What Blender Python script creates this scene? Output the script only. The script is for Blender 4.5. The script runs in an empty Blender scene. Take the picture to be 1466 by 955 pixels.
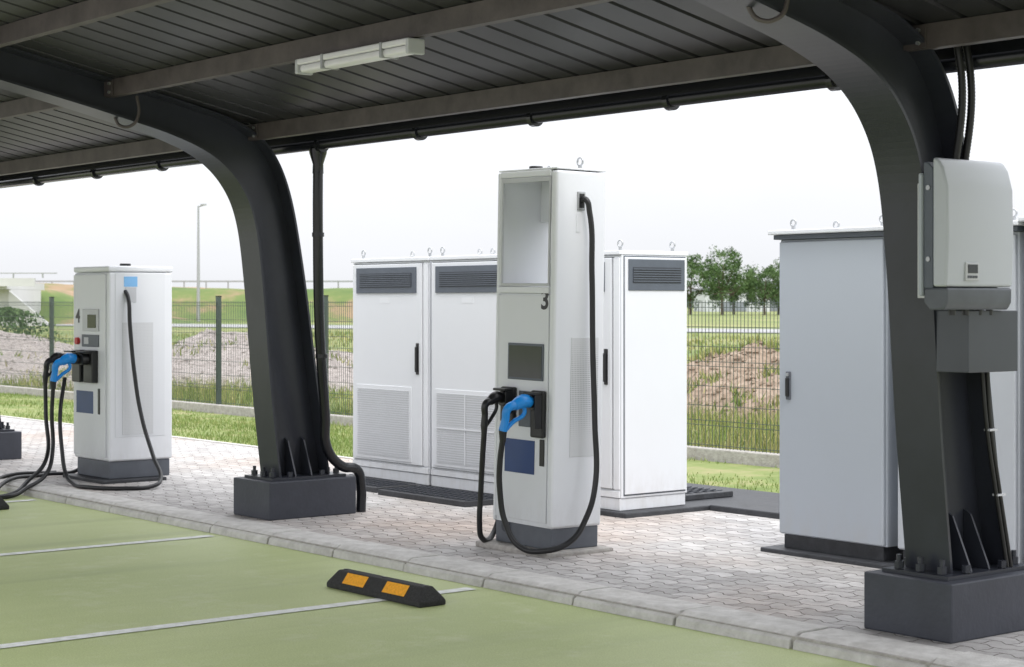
import bpy, bmesh, math, random
import numpy as np
from mathutils import Vector, Matrix, noise
random.seed(7); np.random.seed(7)
S=bpy.context.scene
COL=S.collection
S.view_settings.view_transform='Standard'; S.view_settings.look='None'; S.view_settings.exposure=0

# ------------------------------------------------------------ materials
def nodes(m):
    m.use_nodes=True; return m.node_tree.nodes, m.node_tree.links
def mat(name,c,rough=.5,metal=0,var=.08,scale=3.,bump=0,bscale=60.,c2=None,spec=.5):
    m=bpy.data.materials.new(name); N,L=nodes(m); b=N['Principled BSDF']
    b.inputs['Roughness'].default_value=rough; b.inputs['Metallic'].default_value=metal
    b.inputs['Specular IOR Level'].default_value=spec
    g=N.new('ShaderNodeNewGeometry')
    t=N.new('ShaderNodeTexNoise'); t.inputs['Scale'].default_value=scale; t.inputs['Detail'].default_value=8; t.inputs['Roughness'].default_value=.65
    L.new(g.outputs['Position'],t.inputs['Vector'])
    r=N.new('ShaderNodeValToRGB'); L.new(t.outputs['Fac'],r.inputs['Fac'])
    if c2 is None:
        ca=[max(0,x*(1-var)) for x in c]; cb=[min(1,x*(1+var)) for x in c]
    else: ca,cb=c,c2
    r.color_ramp.elements[0].position=.33; r.color_ramp.elements[1].position=.67
    r.color_ramp.elements[0].color=(*ca,1); r.color_ramp.elements[1].color=(*cb,1)
    L.new(r.outputs['Color'],b.inputs['Base Color'])
    if bump>0:
        t2=N.new('ShaderNodeTexNoise'); t2.inputs['Scale'].default_value=bscale; t2.inputs['Detail'].default_value=6
        L.new(g.outputs['Position'],t2.inputs['Vector'])
        bp=N.new('ShaderNodeBump'); bp.inputs['Strength'].default_value=bump; bp.inputs['Distance'].default_value=.01
        L.new(t2.outputs['Fac'],bp.inputs['Height']); L.new(bp.outputs['Normal'],b.inputs['Normal'])
    return m
def dirty(name,c,rough,dirt=(.42,.39,.34),zmax=.40,amt=.30):
    """paint with splash dirt near the ground"""
    m=mat(name,c,rough,var=.015,scale=1.0); N,L=nodes(m); b=N['Principled BSDF']
    src=b.inputs['Base Color'].links[0].from_socket
    g=N.new('ShaderNodeNewGeometry'); sp=N.new('ShaderNodeSeparateXYZ'); L.new(g.outputs['Position'],sp.inputs[0])
    mr=N.new('ShaderNodeMapRange'); mr.inputs[1].default_value=.12; mr.inputs[2].default_value=zmax; mr.inputs[3].default_value=1; mr.inputs[4].default_value=0; L.new(sp.outputs[2],mr.inputs[0])
    mp=N.new('ShaderNodeMapping'); mp.inputs['Scale'].default_value=(4,4,1.6); L.new(g.outputs['Position'],mp.inputs['Vector'])
    t=N.new('ShaderNodeTexNoise'); t.inputs['Scale'].default_value=2.5; t.inputs['Detail'].default_value=9; t.inputs['Roughness'].default_value=.7; L.new(mp.outputs[0],t.inputs['Vector'])
    r2=N.new('ShaderNodeMapRange'); r2.inputs[1].default_value=.42; r2.inputs[2].default_value=.72; r2.inputs[3].default_value=0; r2.inputs[4].default_value=1; L.new(t.outputs['Fac'],r2.inputs[0])
    a=N.new('ShaderNodeMath'); a.operation='MULTIPLY_ADD'; L.new(mr.outputs[0],a.inputs[0]); a.inputs[1].default_value=amt; a.inputs[2].default_value=.012
    q=N.new('ShaderNodeMath'); q.operation='MULTIPLY'; L.new(a.outputs[0],q.inputs[0]); L.new(r2.outputs[0],q.inputs[1])
    mx=N.new('ShaderNodeMix'); mx.data_type='RGBA'; L.new(q.outputs[0],mx.inputs[0]); L.new(src,mx.inputs[6]); mx.inputs[7].default_value=(*dirt,1)
    L.new(mx.outputs[2],b.inputs['Base Color'])
    return m
M={}
M['white']=dirty('white_paint',(.755,.77,.80),.34)
M['white2']=dirty('offwhite_paint',(.715,.73,.76),.40)
M['grey35']=dirty('light_grey_paint',(.42,.455,.505),.36)
M['grey35b']=dirty('pale_grey_paint',(.50,.525,.565),.38)
M['plinth']=mat('grey_plinth_paint',(.105,.115,.135),.5,var=.12,scale=6)
M['steel']=mat('anthracite_paint',(.030,.033,.044),.34,var=.15,scale=3,bump=.03,bscale=25)
M['block']=mat('painted_concrete_block',(.042,.046,.060),.55,var=.12,scale=6,bump=.2,bscale=35)
M['black']=mat('black_plastic',(.012,.012,.013),.35,var=.2,scale=20)
M['cable']=mat('black_cable_rubber',(.010,.010,.011),.42,var=.2,scale=20)
M['blue']=mat('blue_plastic',(.012,.25,.70),.33,var=.05)
M['navy']=mat('navy_label',(.012,.045,.17),.35,var=.08)
M['screen']=mat('screen_glass',(.035,.04,.04),.10,var=.1)
M['dgrey']=mat('dark_grey_vent',(.095,.11,.135),.45,var=.1)
M['slat']=mat('slat_grey',(.045,.05,.062),.5,var=.1)
M['mesh']=mat('grille_grey',(.54,.55,.57),.5,var=.04)
M['zinc']=mat('galvanised_steel',(.42,.43,.44),.4,metal=.7,var=.12,scale=14)
M['purlin']=mat('dusty_galvanised_purlin',(.088,.074,.072),.55,metal=.05,var=.3,scale=5)
M['roof']=mat('dark_roof_sheet',(.026,.026,.030),.42,var=.15,scale=2,metal=0)
M['gutter']=mat('black_gutter',(.009,.010,.013),.25,var=.2)
M['kerb']=mat('kerb_concrete',(.46,.445,.42),.85,var=.0,scale=9,bump=.5,bscale=90,c2=(.65,.635,.61))
M['slab']=mat('concrete_slab',(.30,.28,.26),.9,scale=20,bump=.6,bscale=60,c2=(.45,.43,.40))
M['darkslab']=mat('dark_slab',(.035,.037,.042),.6,var=.3,scale=12,bump=.4,bscale=50)
M['rubber']=mat('black_rubber',(.022,.022,.022),.75,var=.5,scale=60,bump=.8,bscale=220)
M['amber']=mat('amber_reflector',(.83,.37,.02),.35,var=.18,scale=70)
M['line']=mat('worn_white_line',(.60,.62,.55),.7,scale=16,c2=(.84,.85,.84))
M['tube']=mat('diffuser',(.78,.77,.80),.3,var=.03)
M['red']=mat('red_button',(.5,.02,.02),.4)
M['fence']=mat('green_grey_fence',(.055,.075,.065),.5,var=.1)
M['bark']=mat('bark',(.09,.07,.05),.9,var=.3,scale=3)
M['asph']=mat('road_asphalt',(.30,.30,.30),.9,var=.15,scale=.3)
M['bounce_grey']=mat('neutral_bounce_grey',(.34,.325,.32),.9,var=.15,scale=.8)  # neutral grey for the unseen floor that offsets green bounce light
M['bridge']=mat('bridge_concrete',(.55,.55,.54),.8,var=.08,scale=.4)
M['bld']=mat('white_cladding',(.52,.54,.56),.6,var=.05)
M['bldg']=mat('grey_cladding',(.22,.24,.27),.6,var=.05)
M['light_blue']=mat('light_blue_panel',(.22,.48,.80),.4,var=.05)
M['coverbox']=mat('grey_cover',(.058,.064,.078),.4,var=.08)

def green_floor():
    m=bpy.data.materials.new('green_coated_asphalt'); N,L=nodes(m); b=N['Principled BSDF']
    g=N.new('ShaderNodeNewGeometry')
    a=N.new('ShaderNodeTexNoise'); a.inputs['Scale'].default_value=.55; a.inputs['Detail'].default_value=9; a.inputs['Roughness'].default_value=.62
    mp=N.new('ShaderNodeMapping'); mp.inputs['Scale'].default_value=(1,.45,1); L.new(g.outputs['Position'],mp.inputs['Vector']); L.new(mp.outputs['Vector'],a.inputs['Vector'])
    r=N.new('ShaderNodeValToRGB'); e=r.color_ramp.elements
    e[0].position=.3; e[0].color=(.37,.435,.175,1); e[1].position=.7; e[1].color=(.50,.56,.27,1)
    L.new(a.outputs['Fac'],r.inputs['Fac'])
    f=N.new('ShaderNodeTexNoise'); f.inputs['Scale'].default_value=130; f.inputs['Detail'].default_value=3
    L.new(g.outputs['Position'],f.inputs['Vector'])
    fr=N.new('ShaderNodeMapRange'); fr.inputs[1].default_value=.3; fr.inputs[2].default_value=.7; fr.inputs[3].default_value=.80; fr.inputs[4].default_value=1.12
    L.new(f.outputs['Fac'],fr.inputs[0])
    mx=N.new('ShaderNodeMix'); mx.data_type='RGBA'; mx.blend_type='MULTIPLY'; mx.inputs[0].default_value=1
    L.new(r.outputs['Color'],mx.inputs[6]); L.new(fr.outputs[0],mx.inputs[7])
    s=N.new('ShaderNodeTexNoise'); s.inputs['Scale'].default_value=2.3; s.inputs['Detail'].default_value=10; s.inputs['Roughness'].default_value=.75
    L.new(g.outputs['Position'],s.inputs['Vector'])
    sr=N.new('ShaderNodeMapRange'); sr.inputs[1].default_value=.52; sr.inputs[2].default_value=.75; sr.inputs[3].default_value=0; sr.inputs[4].default_value=.55
    L.new(s.outputs['Fac'],sr.inputs[0])
    m2=N.new('ShaderNodeMix'); m2.data_type='RGBA'; L.new(sr.outputs[0],m2.inputs[0]); L.new(mx.outputs[2],m2.inputs[6]); m2.inputs[7].default_value=(.57,.60,.40,1)
    mp2=N.new('ShaderNodeMapping'); mp2.inputs['Scale'].default_value=(2.6,.16,1); L.new(g.outputs['Position'],mp2.inputs['Vector'])
    ts=N.new('ShaderNodeTexNoise'); ts.inputs['Scale'].default_value=1; ts.inputs['Detail'].default_value=8; L.new(mp2.outputs[0],ts.inputs['Vector'])
    tr=N.new('ShaderNodeMapRange'); tr.inputs[1].default_value=.52; tr.inputs[2].default_value=.70; tr.inputs[3].default_value=0; tr.inputs[4].default_value=.5; L.new(ts.outputs['Fac'],tr.inputs[0])
    m3=N.new('ShaderNodeMix'); m3.data_type='RGBA'; L.new(tr.outputs[0],m3.inputs[0]); L.new(m2.outputs[2],m3.inputs[6]); m3.inputs[7].default_value=(.30,.345,.16,1)
    L.new(m3.outputs[2],b.inputs['Base Color'])
    b.inputs['Roughness'].default_value=.6
    bp=N.new('ShaderNodeBump'); bp.inputs['Strength'].default_value=.35; bp.inputs['Distance'].default_value=.004
    L.new(f.outputs['Fac'],bp.inputs['Height']); L.new(bp.outputs['Normal'],b.inputs['Normal'])
    return m
M['green']=green_floor()

def pavers():
    m=bpy.data.materials.new('zigzag_pavers'); N,L=nodes(m); b=N['Principled BSDF']
    g=N.new('ShaderNodeNewGeometry'); sp=N.new('ShaderNodeSeparateXYZ'); L.new(g.outputs['Position'],sp.inputs[0])
    def math_(op,a,bv):
        n=N.new('ShaderNodeMath'); n.operation=op
        for i,v in enumerate((a,bv)):
            if isinstance(v,(int,float)): n.inputs[i].default_value=v
            else: L.new(v,n.inputs[i])
        return n.outputs[0]
    wn=N.new('ShaderNodeTexNoise'); wn.inputs['Scale'].default_value=1.3; wn.inputs['Detail'].default_value=2; L.new(g.outputs['Position'],wn.inputs['Vector'])
    wob=math_('MULTIPLY',math_('SUBTRACT',wn.outputs['Fac'],.5),.05)
    X=math_('ADD',sp.outputs[0],wob); Y=math_('ADD',sp.outputs[1],wob)
    # stepped zig-zag flanks: short straight runs joined by diagonals
    zz=math_('PINGPONG',X,.115)
    zz=math_('MINIMUM',math_('MAXIMUM',zz,.035),.08)
    px=math_('MULTIPLY',zz,.75)
    py=math_('MULTIPLY',math_('PINGPONG',Y,.056),.25)
    cx=math_('ADD',X,py); cy=math_('ADD',Y,px)
    cb=N.new('ShaderNodeCombineXYZ'); L.new(cx,cb.inputs[0]); L.new(cy,cb.inputs[1])
    br=N.new('ShaderNodeTexBrick'); L.new(cb.outputs[0],br.inputs['Vector'])
    br.inputs['Scale'].default_value=1; br.inputs['Brick Width'].default_value=.23; br.inputs['Row Height'].default_value=.112
    br.inputs['Mortar Size'].default_value=.0045; br.inputs['Mortar Smooth'].default_value=.4
    br.inputs['Color1'].default_value=(.53,.515,.505,1); br.inputs['Color2'].default_value=(.39,.375,.365,1); br.inputs['Mortar'].default_value=(.13,.115,.10,1)
    n=N.new('ShaderNodeTexNoise'); n.inputs['Scale'].default_value=.42; n.inputs['Detail'].default_value=7; L.new(g.outputs['Position'],n.inputs['Vector'])
    r=N.new('ShaderNodeValToRGB'); r.color_ramp.elements[0].position=.47; r.color_ramp.elements[0].color=(1,.995,.99,1); r.color_ramp.elements[1].position=.68; r.color_ramp.elements[1].color=(1,.87,.78,1)
    L.new(n.outputs['Fac'],r.inputs['Fac'])
    mx=N.new('ShaderNodeMix'); mx.data_type='RGBA'; mx.blend_type='MULTIPLY'; mx.inputs[0].default_value=1
    L.new(br.outputs['Color'],mx.inputs[6]); L.new(r.outputs['Color'],mx.inputs[7])
    f=N.new('ShaderNodeTexNoise'); f.inputs['Scale'].default_value=6; f.inputs['Detail'].default_value=12; f.inputs['Roughness'].default_value=.78; L.new(g.outputs['Position'],f.inputs['Vector'])
    fr=N.new('ShaderNodeMapRange'); fr.inputs[1].default_value=.3; fr.inputs[2].default_value=.7; fr.inputs[3].default_value=.68; fr.inputs[4].default_value=1.18
    L.new(f.outputs['Fac'],fr.inputs[0])
    m2=N.new('ShaderNodeMix'); m2.data_type='RGBA'; m2.blend_type='MULTIPLY'; m2.inputs[0].default_value=1
    L.new(mx.outputs[2],m2.inputs[6]); L.new(fr.outputs[0],m2.inputs[7]); L.new(m2.outputs[2],b.inputs['Base Color'])
    b.inputs['Roughness'].default_value=.85
    inv=math_('SUBTRACT',1.0,br.outputs['Fac'])
    h=math_('ADD',inv,math_('MULTIPLY',f.outputs['Fac'],.4))
    bp=N.new('ShaderNodeBump'); bp.inputs['Strength'].default_value=.9; bp.inputs['Distance'].default_value=.008
    L.new(h,bp.inputs['Height']); L.new(bp.outputs['Normal'],b.inputs['Normal'])
    return m
M['pavers']=pavers()

def ramp_mat(name,stops,scale,rough=.9,detail=10,island=False,bump=0,bscale=8,bdist=.05,nrough=.65,stretch=None):
    m=bpy.data.materials.new(name); N,L=nodes(m); b=N['Principled BSDF']; b.inputs['Roughness'].default_value=rough
    b.inputs['Specular IOR Level'].default_value=.2
    g=N.new('ShaderNodeNewGeometry'); t=N.new('ShaderNodeTexNoise'); t.inputs['Scale'].default_value=scale; t.inputs['Detail'].default_value=detail; t.inputs['Roughness'].default_value=nrough
    if stretch:
        mp=N.new('ShaderNodeMapping'); mp.inputs['Rotation'].default_value=(0,0,math.radians(-51.4)); mp.inputs['Scale'].default_value=stretch
        L.new(g.outputs['Position'],mp.inputs['Vector']); L.new(mp.outputs[0],t.inputs['Vector'])
    else: L.new(g.outputs['Position'],t.inputs['Vector'])
    r=N.new('ShaderNodeValToRGB'); e=r.color_ramp.elements
    e[0].position,e[0].color=stops[0][0],(*stops[0][1],1); e[1].position,e[1].color=stops[-1][0],(*stops[-1][1],1)
    for p,c in stops[1:-1]:
        x=e.new(p); x.color=(*c,1)
    if island:
        a=N.new('ShaderNodeMath'); a.operation='MULTIPLY_ADD'; L.new(g.outputs['Random Per Island'],a.inputs[0]); a.inputs[1].default_value=.35
        s=N.new('ShaderNodeMath'); s.operation='SUBTRACT'; L.new(t.outputs['Fac'],s.inputs[0]); s.inputs[1].default_value=.17
        L.new(s.outputs[0],a.inputs[2]); L.new(a.outputs[0],r.inputs['Fac'])
    else: L.new(t.outputs['Fac'],r.inputs['Fac'])
    L.new(r.outputs['Color'],b.inputs['Base Color'])
    if bump:
        v=N.new('ShaderNodeTexVoronoi'); v.inputs['Scale'].default_value=bscale; L.new(g.outputs['Position'],v.inputs['Vector'])
        bp=N.new('ShaderNodeBump'); bp.inputs['Strength'].default_value=bump; bp.inputs['Distance'].default_value=bdist
        L.new(v.outputs['Distance'],bp.inputs['Height']); L.new(bp.outputs['Normal'],b.inputs['Normal'])
    return m
M['field']=ramp_mat('field_grass',[(.3,(.10,.15,.045)),(.45,(.16,.20,.07)),(.55,(.23,.24,.095)),(.7,(.30,.265,.15))],.12,stretch=(.5,1.2,1))
M['emb']=ramp_mat('embankment_grass',[(.30,(.07,.125,.04)),(.47,(.13,.17,.055)),(.55,(.26,.19,.115)),(.68,(.35,.23,.155))],.10)
M['lawn']=ramp_mat('lawn_blades',[(.2,(.11,.18,.04)),(.5,(.19,.26,.075)),(.8,(.37,.37,.16))],1.2,island=True)
M['soil']=ramp_mat('lawn_soil',[(.35,(.13,.18,.055)),(.5,(.20,.24,.085)),(.66,(.31,.28,.15))],1.6)
M['weed']=ramp_mat('weed_blades',[(.2,(.09,.155,.04)),(.45,(.19,.24,.07)),(.62,(.34,.32,.13)),(.85,(.42,.36,.19))],.5,island=True)
M['gravel']=ramp_mat('gravel',[(.25,(.19,.165,.155)),(.5,(.35,.31,.29)),(.75,(.48,.44,.41))],7,bump=1,bscale=9,bdist=.08,detail=12,nrough=.8)
M['earth']=ramp_mat('earth',[(.25,(.14,.10,.075)),(.5,(.29,.22,.165)),(.75,(.40,.33,.265))],4,bump=1,bscale=7,bdist=.08,detail=12,nrough=.8)
M['leaf']=ramp_mat('tree_leaves',[(.2,(.04,.08,.025)),(.5,(.075,.13,.045)),(.8,(.14,.20,.08))],.5,island=True)
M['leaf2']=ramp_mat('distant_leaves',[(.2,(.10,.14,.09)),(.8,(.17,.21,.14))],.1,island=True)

def perforated():
    m=bpy.data.materials.new('perforated_panel'); N,L=nodes(m); b=N['Principled BSDF']
    g=N.new('ShaderNodeNewGeometry'); v=N.new('ShaderNodeTexVoronoi'); v.inputs['Scale'].default_value=75; v.inputs['Randomness'].default_value=0
    L.new(g.outputs['Position'],v.inputs['Vector'])
    r=N.new('ShaderNodeValToRGB'); r.color_ramp.elements[0].position=.22; r.color_ramp.elements[0].color=(.33,.335,.345,1)
    r.color_ramp.elements[1].position=.36; r.color_ramp.elements[1].color=(.62,.63,.645,1)
    L.new(v.outputs['Distance'],r.inputs['Fac']); L.new(r.outputs['Color'],b.inputs['Base Color']); b.inputs['Roughness'].default_value=.5
    return m
M['perf']=perforated()

# ------------------------------------------------------------ helpers
def empty(name,loc):
    o=bpy.data.objects.new(name,None); o.empty_display_size=.2; o.location=loc; COL.objects.link(o); return o
def par(o,p):
    if p is not None:
        o.parent=p
        o.matrix_parent_inverse=Matrix.Translation(-Vector(p.location))
def mesh(name,v,f,m,p=None,smooth=False,bevel=0,seg=2):
    me=bpy.data.meshes.new(name); me.from_pydata([tuple(a) for a in v],[],f); me.update()
    o=bpy.data.objects.new(name,me); COL.objects.link(o)
    if m is not None: me.materials.append(M[m])
    if smooth: me.polygons.foreach_set('use_smooth',[True]*len(me.polygons))
    if bevel:
        b=o.modifiers.new('b','BEVEL'); b.width=bevel; b.segments=seg; b.limit_method='ANGLE'
    par(o,p); return o
def box(name,x0,x1,y0,y1,z0,z1,m,p=None,bevel=0,seg=2):
    c=Vector(((x0+x1)/2,(y0+y1)/2,(z0+z1)/2)); h=((x1-x0)/2,(y1-y0)/2,(z1-z0)/2)
    v=[(sx*h[0],sy*h[1],sz*h[2]) for sz in(-1,1) for sy in(-1,1) for sx in(-1,1)]
    f=[(0,2,3,1),(4,5,7,6),(0,1,5,4),(2,6,7,3),(0,4,6,2),(1,3,7,5)]
    o=mesh(name,v,f,m,None,bevel=bevel,seg=seg); o.location=c; par(o,p)
    if bevel and seg>2:
        o.data.polygons.foreach_set('use_smooth',[True]*6)
        w=o.modifiers.new('wn','WEIGHTED_NORMAL')
    return o
def tube(name,pts,r,m,p=None,radii=None,smooth=True,cyclic=False):
    cu=bpy.data.curves.new(name,'CURVE'); cu.dimensions='3D'; cu.bevel_depth=r; cu.bevel_resolution=4; cu.use_fill_caps=True
    if smooth and len(pts)>2:
        s=cu.splines.new('BEZIER'); s.bezier_points.add(len(pts)-1)
        for i,q in enumerate(pts):
            b=s.bezier_points[i]; b.co=q; b.handle_left_type=b.handle_right_type='AUTO'
            if radii: b.radius=radii[i]
        s.resolution_u=10
    else:
        s=cu.splines.new('POLY'); s.points.add(len(pts)-1)
        for i,q in enumerate(pts):
            s.points[i].co=(*q,1)
            if radii: s.points[i].radius=radii[i]
    s.use_cyclic_u=cyclic
    o=bpy.data.objects.new(name,cu); COL.objects.link(o); cu.materials.append(M[m]); par(o,p); return o
def cyl(name,c,r,h,m,p=None,n=20,bevel=0,axis='Z'):
    v=[];f=[]
    for k in(0,1):
        for i in range(n):
            a=2*math.pi*i/n; q=(r*math.cos(a),r*math.sin(a),(k-.5)*h)
            if axis=='X': q=(q[2],q[0],q[1])
            if axis=='Y': q=(q[1],q[2],q[0])
            v.append(q)
    for i in range(n): f.append((i,(i+1)%n,n+(i+1)%n,n+i))
    f.append(tuple(range(n))[::-1]); f.append(tuple(range(n,2*n)))
    o=mesh(name,v,f,m,None,bevel=bevel); o.location=c; par(o,p); return o
def eyebolt(c,p,r=.026,ang=0):
    pts=[]
    for i in range(12):
        a=2*math.pi*i/12; d=r*math.cos(a)
        pts.append((c[0]+d*math.cos(ang),c[1]+d*math.sin(ang),c[2]+.028+r+r*math.sin(a)))
    tube('eyebolt_ring',pts,.0065,'zinc',p,smooth=False,cyclic=True)
    cyl('eyebolt_base',(c[0],c[1],c[2]+.014),.013,.03,'zinc',p,10)
def text(s,loc,size,m,p):
    cu=bpy.data.curves.new('number','FONT'); cu.body=s; cu.size=size; cu.extrude=.0008; cu.align_x='CENTER'; cu.offset=.004
    o=bpy.data.objects.new('number_'+s,cu); COL.objects.link(o); o.location=loc; o.rotation_euler=(math.pi/2,0,0); cu.materials.append(M[m]); par(o,p)
def V(lat,D,z=0): return (-.7815*D+.6239*lat, .6239*D+.7815*lat, z)

# ------------------------------------------------------------ ground
v=[(-3000,-3000,-.09),(3000,-3000,-.09),(3000,6.6,-.09),(-3000,6.6,-.09),(3000,6.6,-.012),(-3000,6.6,-.012),(3000,3500,-.012),(-3000,3500,-.012)]
mesh('ground',v,[(0,1,2,3),(3,2,4,5),(5,4,6,7)],'field')
mesh('parking_surface',[(-60,.9,-.07),(40,.9,-.07),(40,6.53,-.07),(-60,6.53,-.07)],[(0,1,2,3)],'green')
mesh('neutral_bounce_floor',[(-60,-30,-.07),(40,-30,-.07),(40,.9,-.07),(-60,.9,-.07)],[(0,1,2,3)],'bounce_grey')  # out-of-view floor, added so light bounced under the canopy is less green
mesh('paving',[(-60,6.76,0),(30,6.76,0),(30,10.3,0),(-60,10.3,0)],[(0,1,2,3)],'pavers')
mesh('lawn',[(-60,10.3,-.004),(30,10.3,-.004),(30,13.0,-.004),(-60,13.0,-.004)],[(0,1,2,3)],'soil')
for i,x in enumerate((-14.5,-11.48,-8.42,-5.36,-2.3)):
    mesh('parking_line',[(x-.05,1.2,-.066),(x+.05,1.2,-.066),(x+.05,6.42,-.066),(x-.05,6.42,-.066)],[(0,1,2,3)],'line')
kb=empty('kerb',(-8,6.6,0))
x=-7.62-.81*50
while x<25:
    g=.006+random.random()*.004; dz=random.uniform(-.004,.004); dy=random.uniform(-.005,.005)
    a,b=x+g,x+.81-g
    prof=[(6.80,-.10),(6.80,.006),(6.575,.006),(6.515,-.03),(6.50,-.10)]
    vv=[(a,y+dy,z+dz) for y,z in prof]+[(b,y+dy,z+dz) for y,z in prof]
    n=5; ff=[(k,(k+1)%n,n+(k+1)%n,n+k) for k in range(n)]+[(4,3,2,1,0),(5,6,7,8,9)]
    mesh('kerb_block',vv,ff,'kerb',kb,bevel=.007)
    x+=.81
box('kerb_bedding',-48,26,6.53,6.79,-.1,-.012,'slab',kb)
box('lawn_edging',-60,30,10.27,10.33,-.05,.012,'kerb')
# ------------------------------------------------------------ wheel stops
def wheel_stop(x0,x1):
    p=empty('wheel_stop',((x0+x1)/2,5.88,-.07))
    y0,y1=5.79,5.97; z0,z1=-.069,.035
    Lv=[(x0,y0,z0),(x1,y0,z0),(x1,y1,z0),(x0,y1,z0),(x0+.0,y0,z0+.03),(x1,y0,z0+.03),(x1,y1,z0+.03),(x0,y1,z0+.03),
       (x0+.05,y0+.055,z1),(x1-.05,y0+.055,z1),(x1-.05,y1-.055,z1),(x0+.05,y1-.055,z1)]
    F=[(3,2,1,0),(0,1,5,4),(1,2,6,5),(2,3,7,6),(3,0,4,7),(4,5,9,8),(5,6,10,9),(6,7,11,10),(7,4,8,11),(8,9,10,11)]
    mesh('rubber_body',Lv,F,'rubber',p,bevel=.008)
    def fr(t,off):
        y=y0+.055*t; z=z0+.03+(z1-z0-.03)*t
        nrm=Vector((0,-(z1-z0-.03),.055)).normalized()
        return y+nrm.y*off, z+nrm.z*off
    w=x1-x0
    for a,b in((.17,.40),(.60,.83)):
        A=x0+w*a;B=x0+w*b
        ya,za=fr(.14,.003); yb,zb=fr(.90,.003)
        mesh('reflector',[(A,ya,za),(B,ya,za),(B,yb,zb),(A,yb,zb)],[(0,1,2,3)],'amber',p)
    for k in (.08,.5,.92):
        cyl('fixing',(x0+w*k,5.88,z1+.001),.012,.006,'black',p,12)
wheel_stop(-9.0,-8.06); wheel_stop(-14.9,-13.97)

# ------------------------------------------------------------ canopy
def interp(P,n=8):
    out=[]
    for i in range(len(P)-1):
        p0=P[max(i-1,0)];p1=P[i];p2=P[i+1];p3=P[min(i+2,len(P)-1)]
        for k in range(n):
            t=k/n
            out.append(tuple(.5*((2*p1[j])+(-p0[j]+p2[j])*t+(2*p0[j]-5*p1[j]+4*p2[j]-p3[j])*t*t+(-p0[j]+3*p1[j]-3*p2[j]+p3[j])*t**3) for j in(0,1)))
    out.append(P[-1]); return out
LOW=interp([(7.09,.30),(7.01,.985),(6.94,1.77),(6.87,2.22),(6.745,2.48),(6.54,2.665),(6.25,2.79),(5.85,2.895),(5.02,3.08),(1.9,3.73)])
UPP=interp([(7.50,.30),(7.38,1.1),(7.265,1.88),(7.15,2.42),(6.99,2.73),(6.76,2.89),(6.43,2.99),(5.72,3.145),(5.02,3.29),(1.9,3.935)])
def strip(name,curve,x0,x1,th,sgn,m,p):
    n=len(curve); v=[]; f=[]
    for i,(y,z) in enumerate(curve):
        a=curve[max(i-1,0)]; b=curve[min(i+1,n-1)]
        t=Vector((b[0]-a[0],b[1]-a[1])).normalized(); nn=Vector((t.y,-t.x))*sgn*th
        v+= [(x0,y,z),(x1,y,z),(x1,y+nn.x,z+nn.y),(x0,y+nn.x,z+nn.y)]
    for i in range(n-1):
        a=4*i;b=a+4
        for k in range(4): f.append((a+k,a+(k+1)%4,b+(k+1)%4,b+k))
    f.append((0,1,2,3)); f.append((4*n-4,4*n-1,4*n-2,4*n-3))
    return mesh(name,v,f,m,p)
def column(cx):
    p=empty('canopy_column',(cx,7.29,0))
    box('footing_block',cx-.265,cx+.265,6.91,7.67,0,.28,'block',p,bevel=.008)
    box('base_plate',cx-.2,cx+.2,6.97,7.62,.281,.30,'steel',p)
    strip('front_flange',LOW,cx-.135,cx+.135,.016,-1,'steel',p)
    strip('rear_flange',UPP,cx-.135,cx+.135,.016,1,'steel',p)
    n=len(LOW); v=[];f=[]
    for (a,b) in zip(LOW,UPP):
        v+=[(cx-.007,*a),(cx+.007,*a),(cx+.007,*b),(cx-.007,*b)]
    for i in range(n-1):
        a=4*i;b=a+4
        f+=[(a+1,a+2,b+2,b+1),(a+3,a,b,b+3)]
    mesh('web_plate',v,f,'steel',p)
    for s in(-1,1):
        for y in(7.2,7.34):
            vv=[];
            for dy in(-.006,.006):
                vv+=[(cx+s*.009,y+dy,.301),(cx+s*.16,y+dy,.301),(cx+s*.15,y+dy,.33),(cx+s*.05,y+dy,.56),(cx+s*.009,y+dy,.58)]
            mesh('stiffener',vv,[(0,1,2,3,4),(9,8,7,6,5)]+[(k,5+k,5+(k+1)%5,(k+1)%5) for k in range(5)],'steel',p)
    for s in(-1,0,1):
        for y in (7.015,7.575):
            cyl('anchor_nut',(cx+s*.13,y,.32),.024,.035,'steel',p,6)
            cyl('anchor_bolt',(cx+s*.13,y,.345),.013,.05,'steel',p,10)
    for y in(7.14,7.42):
        for s in (-1,1): 
            cyl('anchor_nut',(cx+s*.175,y,.32),.022,.035,'steel',p,6)
    return p
cols=[-5.625+6.14,-5.625,-11.765,-17.905,-24.045,-30.185]
for c in cols:
    p=column(c)
    tube('conduit_loop',[(c+.15,5.90,3.05),(c+.155,5.91,2.92),(c+.14,5.87,2.845),(c+.08,5.81,2.84),(c+.03,5.78,2.92)],.011,'purlin',p)
    for yy in(5.73,6.89,4.7):
        zz=3.163+.207*(5.735-yy)-.065
        box('purlin_cleat',c+.008,c+.14,yy-.012,yy-.006,zz-.055,zz+.055,'purlin',p)
        for d in(-.03,.03):
            cyl('cleat_bolt',(c+.10,yy-.016,zz+d),.011,.02,'zinc',p,6,axis='Y')
XR0,XR1=-33,3.2
def zr(y): return 3.163+.207*(5.735-y)
rf=empty('canopy_roof',(-15,4.5,3.4))
v=[];f=[];x=XR0
prof=[]
while x<XR1:
    prof+=[(x,0),(x+.205,0),(x+.217,.03),(x+.238,.03)]; x+=.25
for (xx,dz) in prof:
    for y in(7.17,1.75):
        v.append((xx,y,zr(y)+dz))
for i in range(len(prof)-1): f.append((2*i,2*i+2,2*i+3,2*i+1))
o=mesh('roof_sheet',v,f,'roof',rf)
so=o.modifiers.new('s','SOLIDIFY'); so.thickness=.003; so.offset=1
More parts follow.
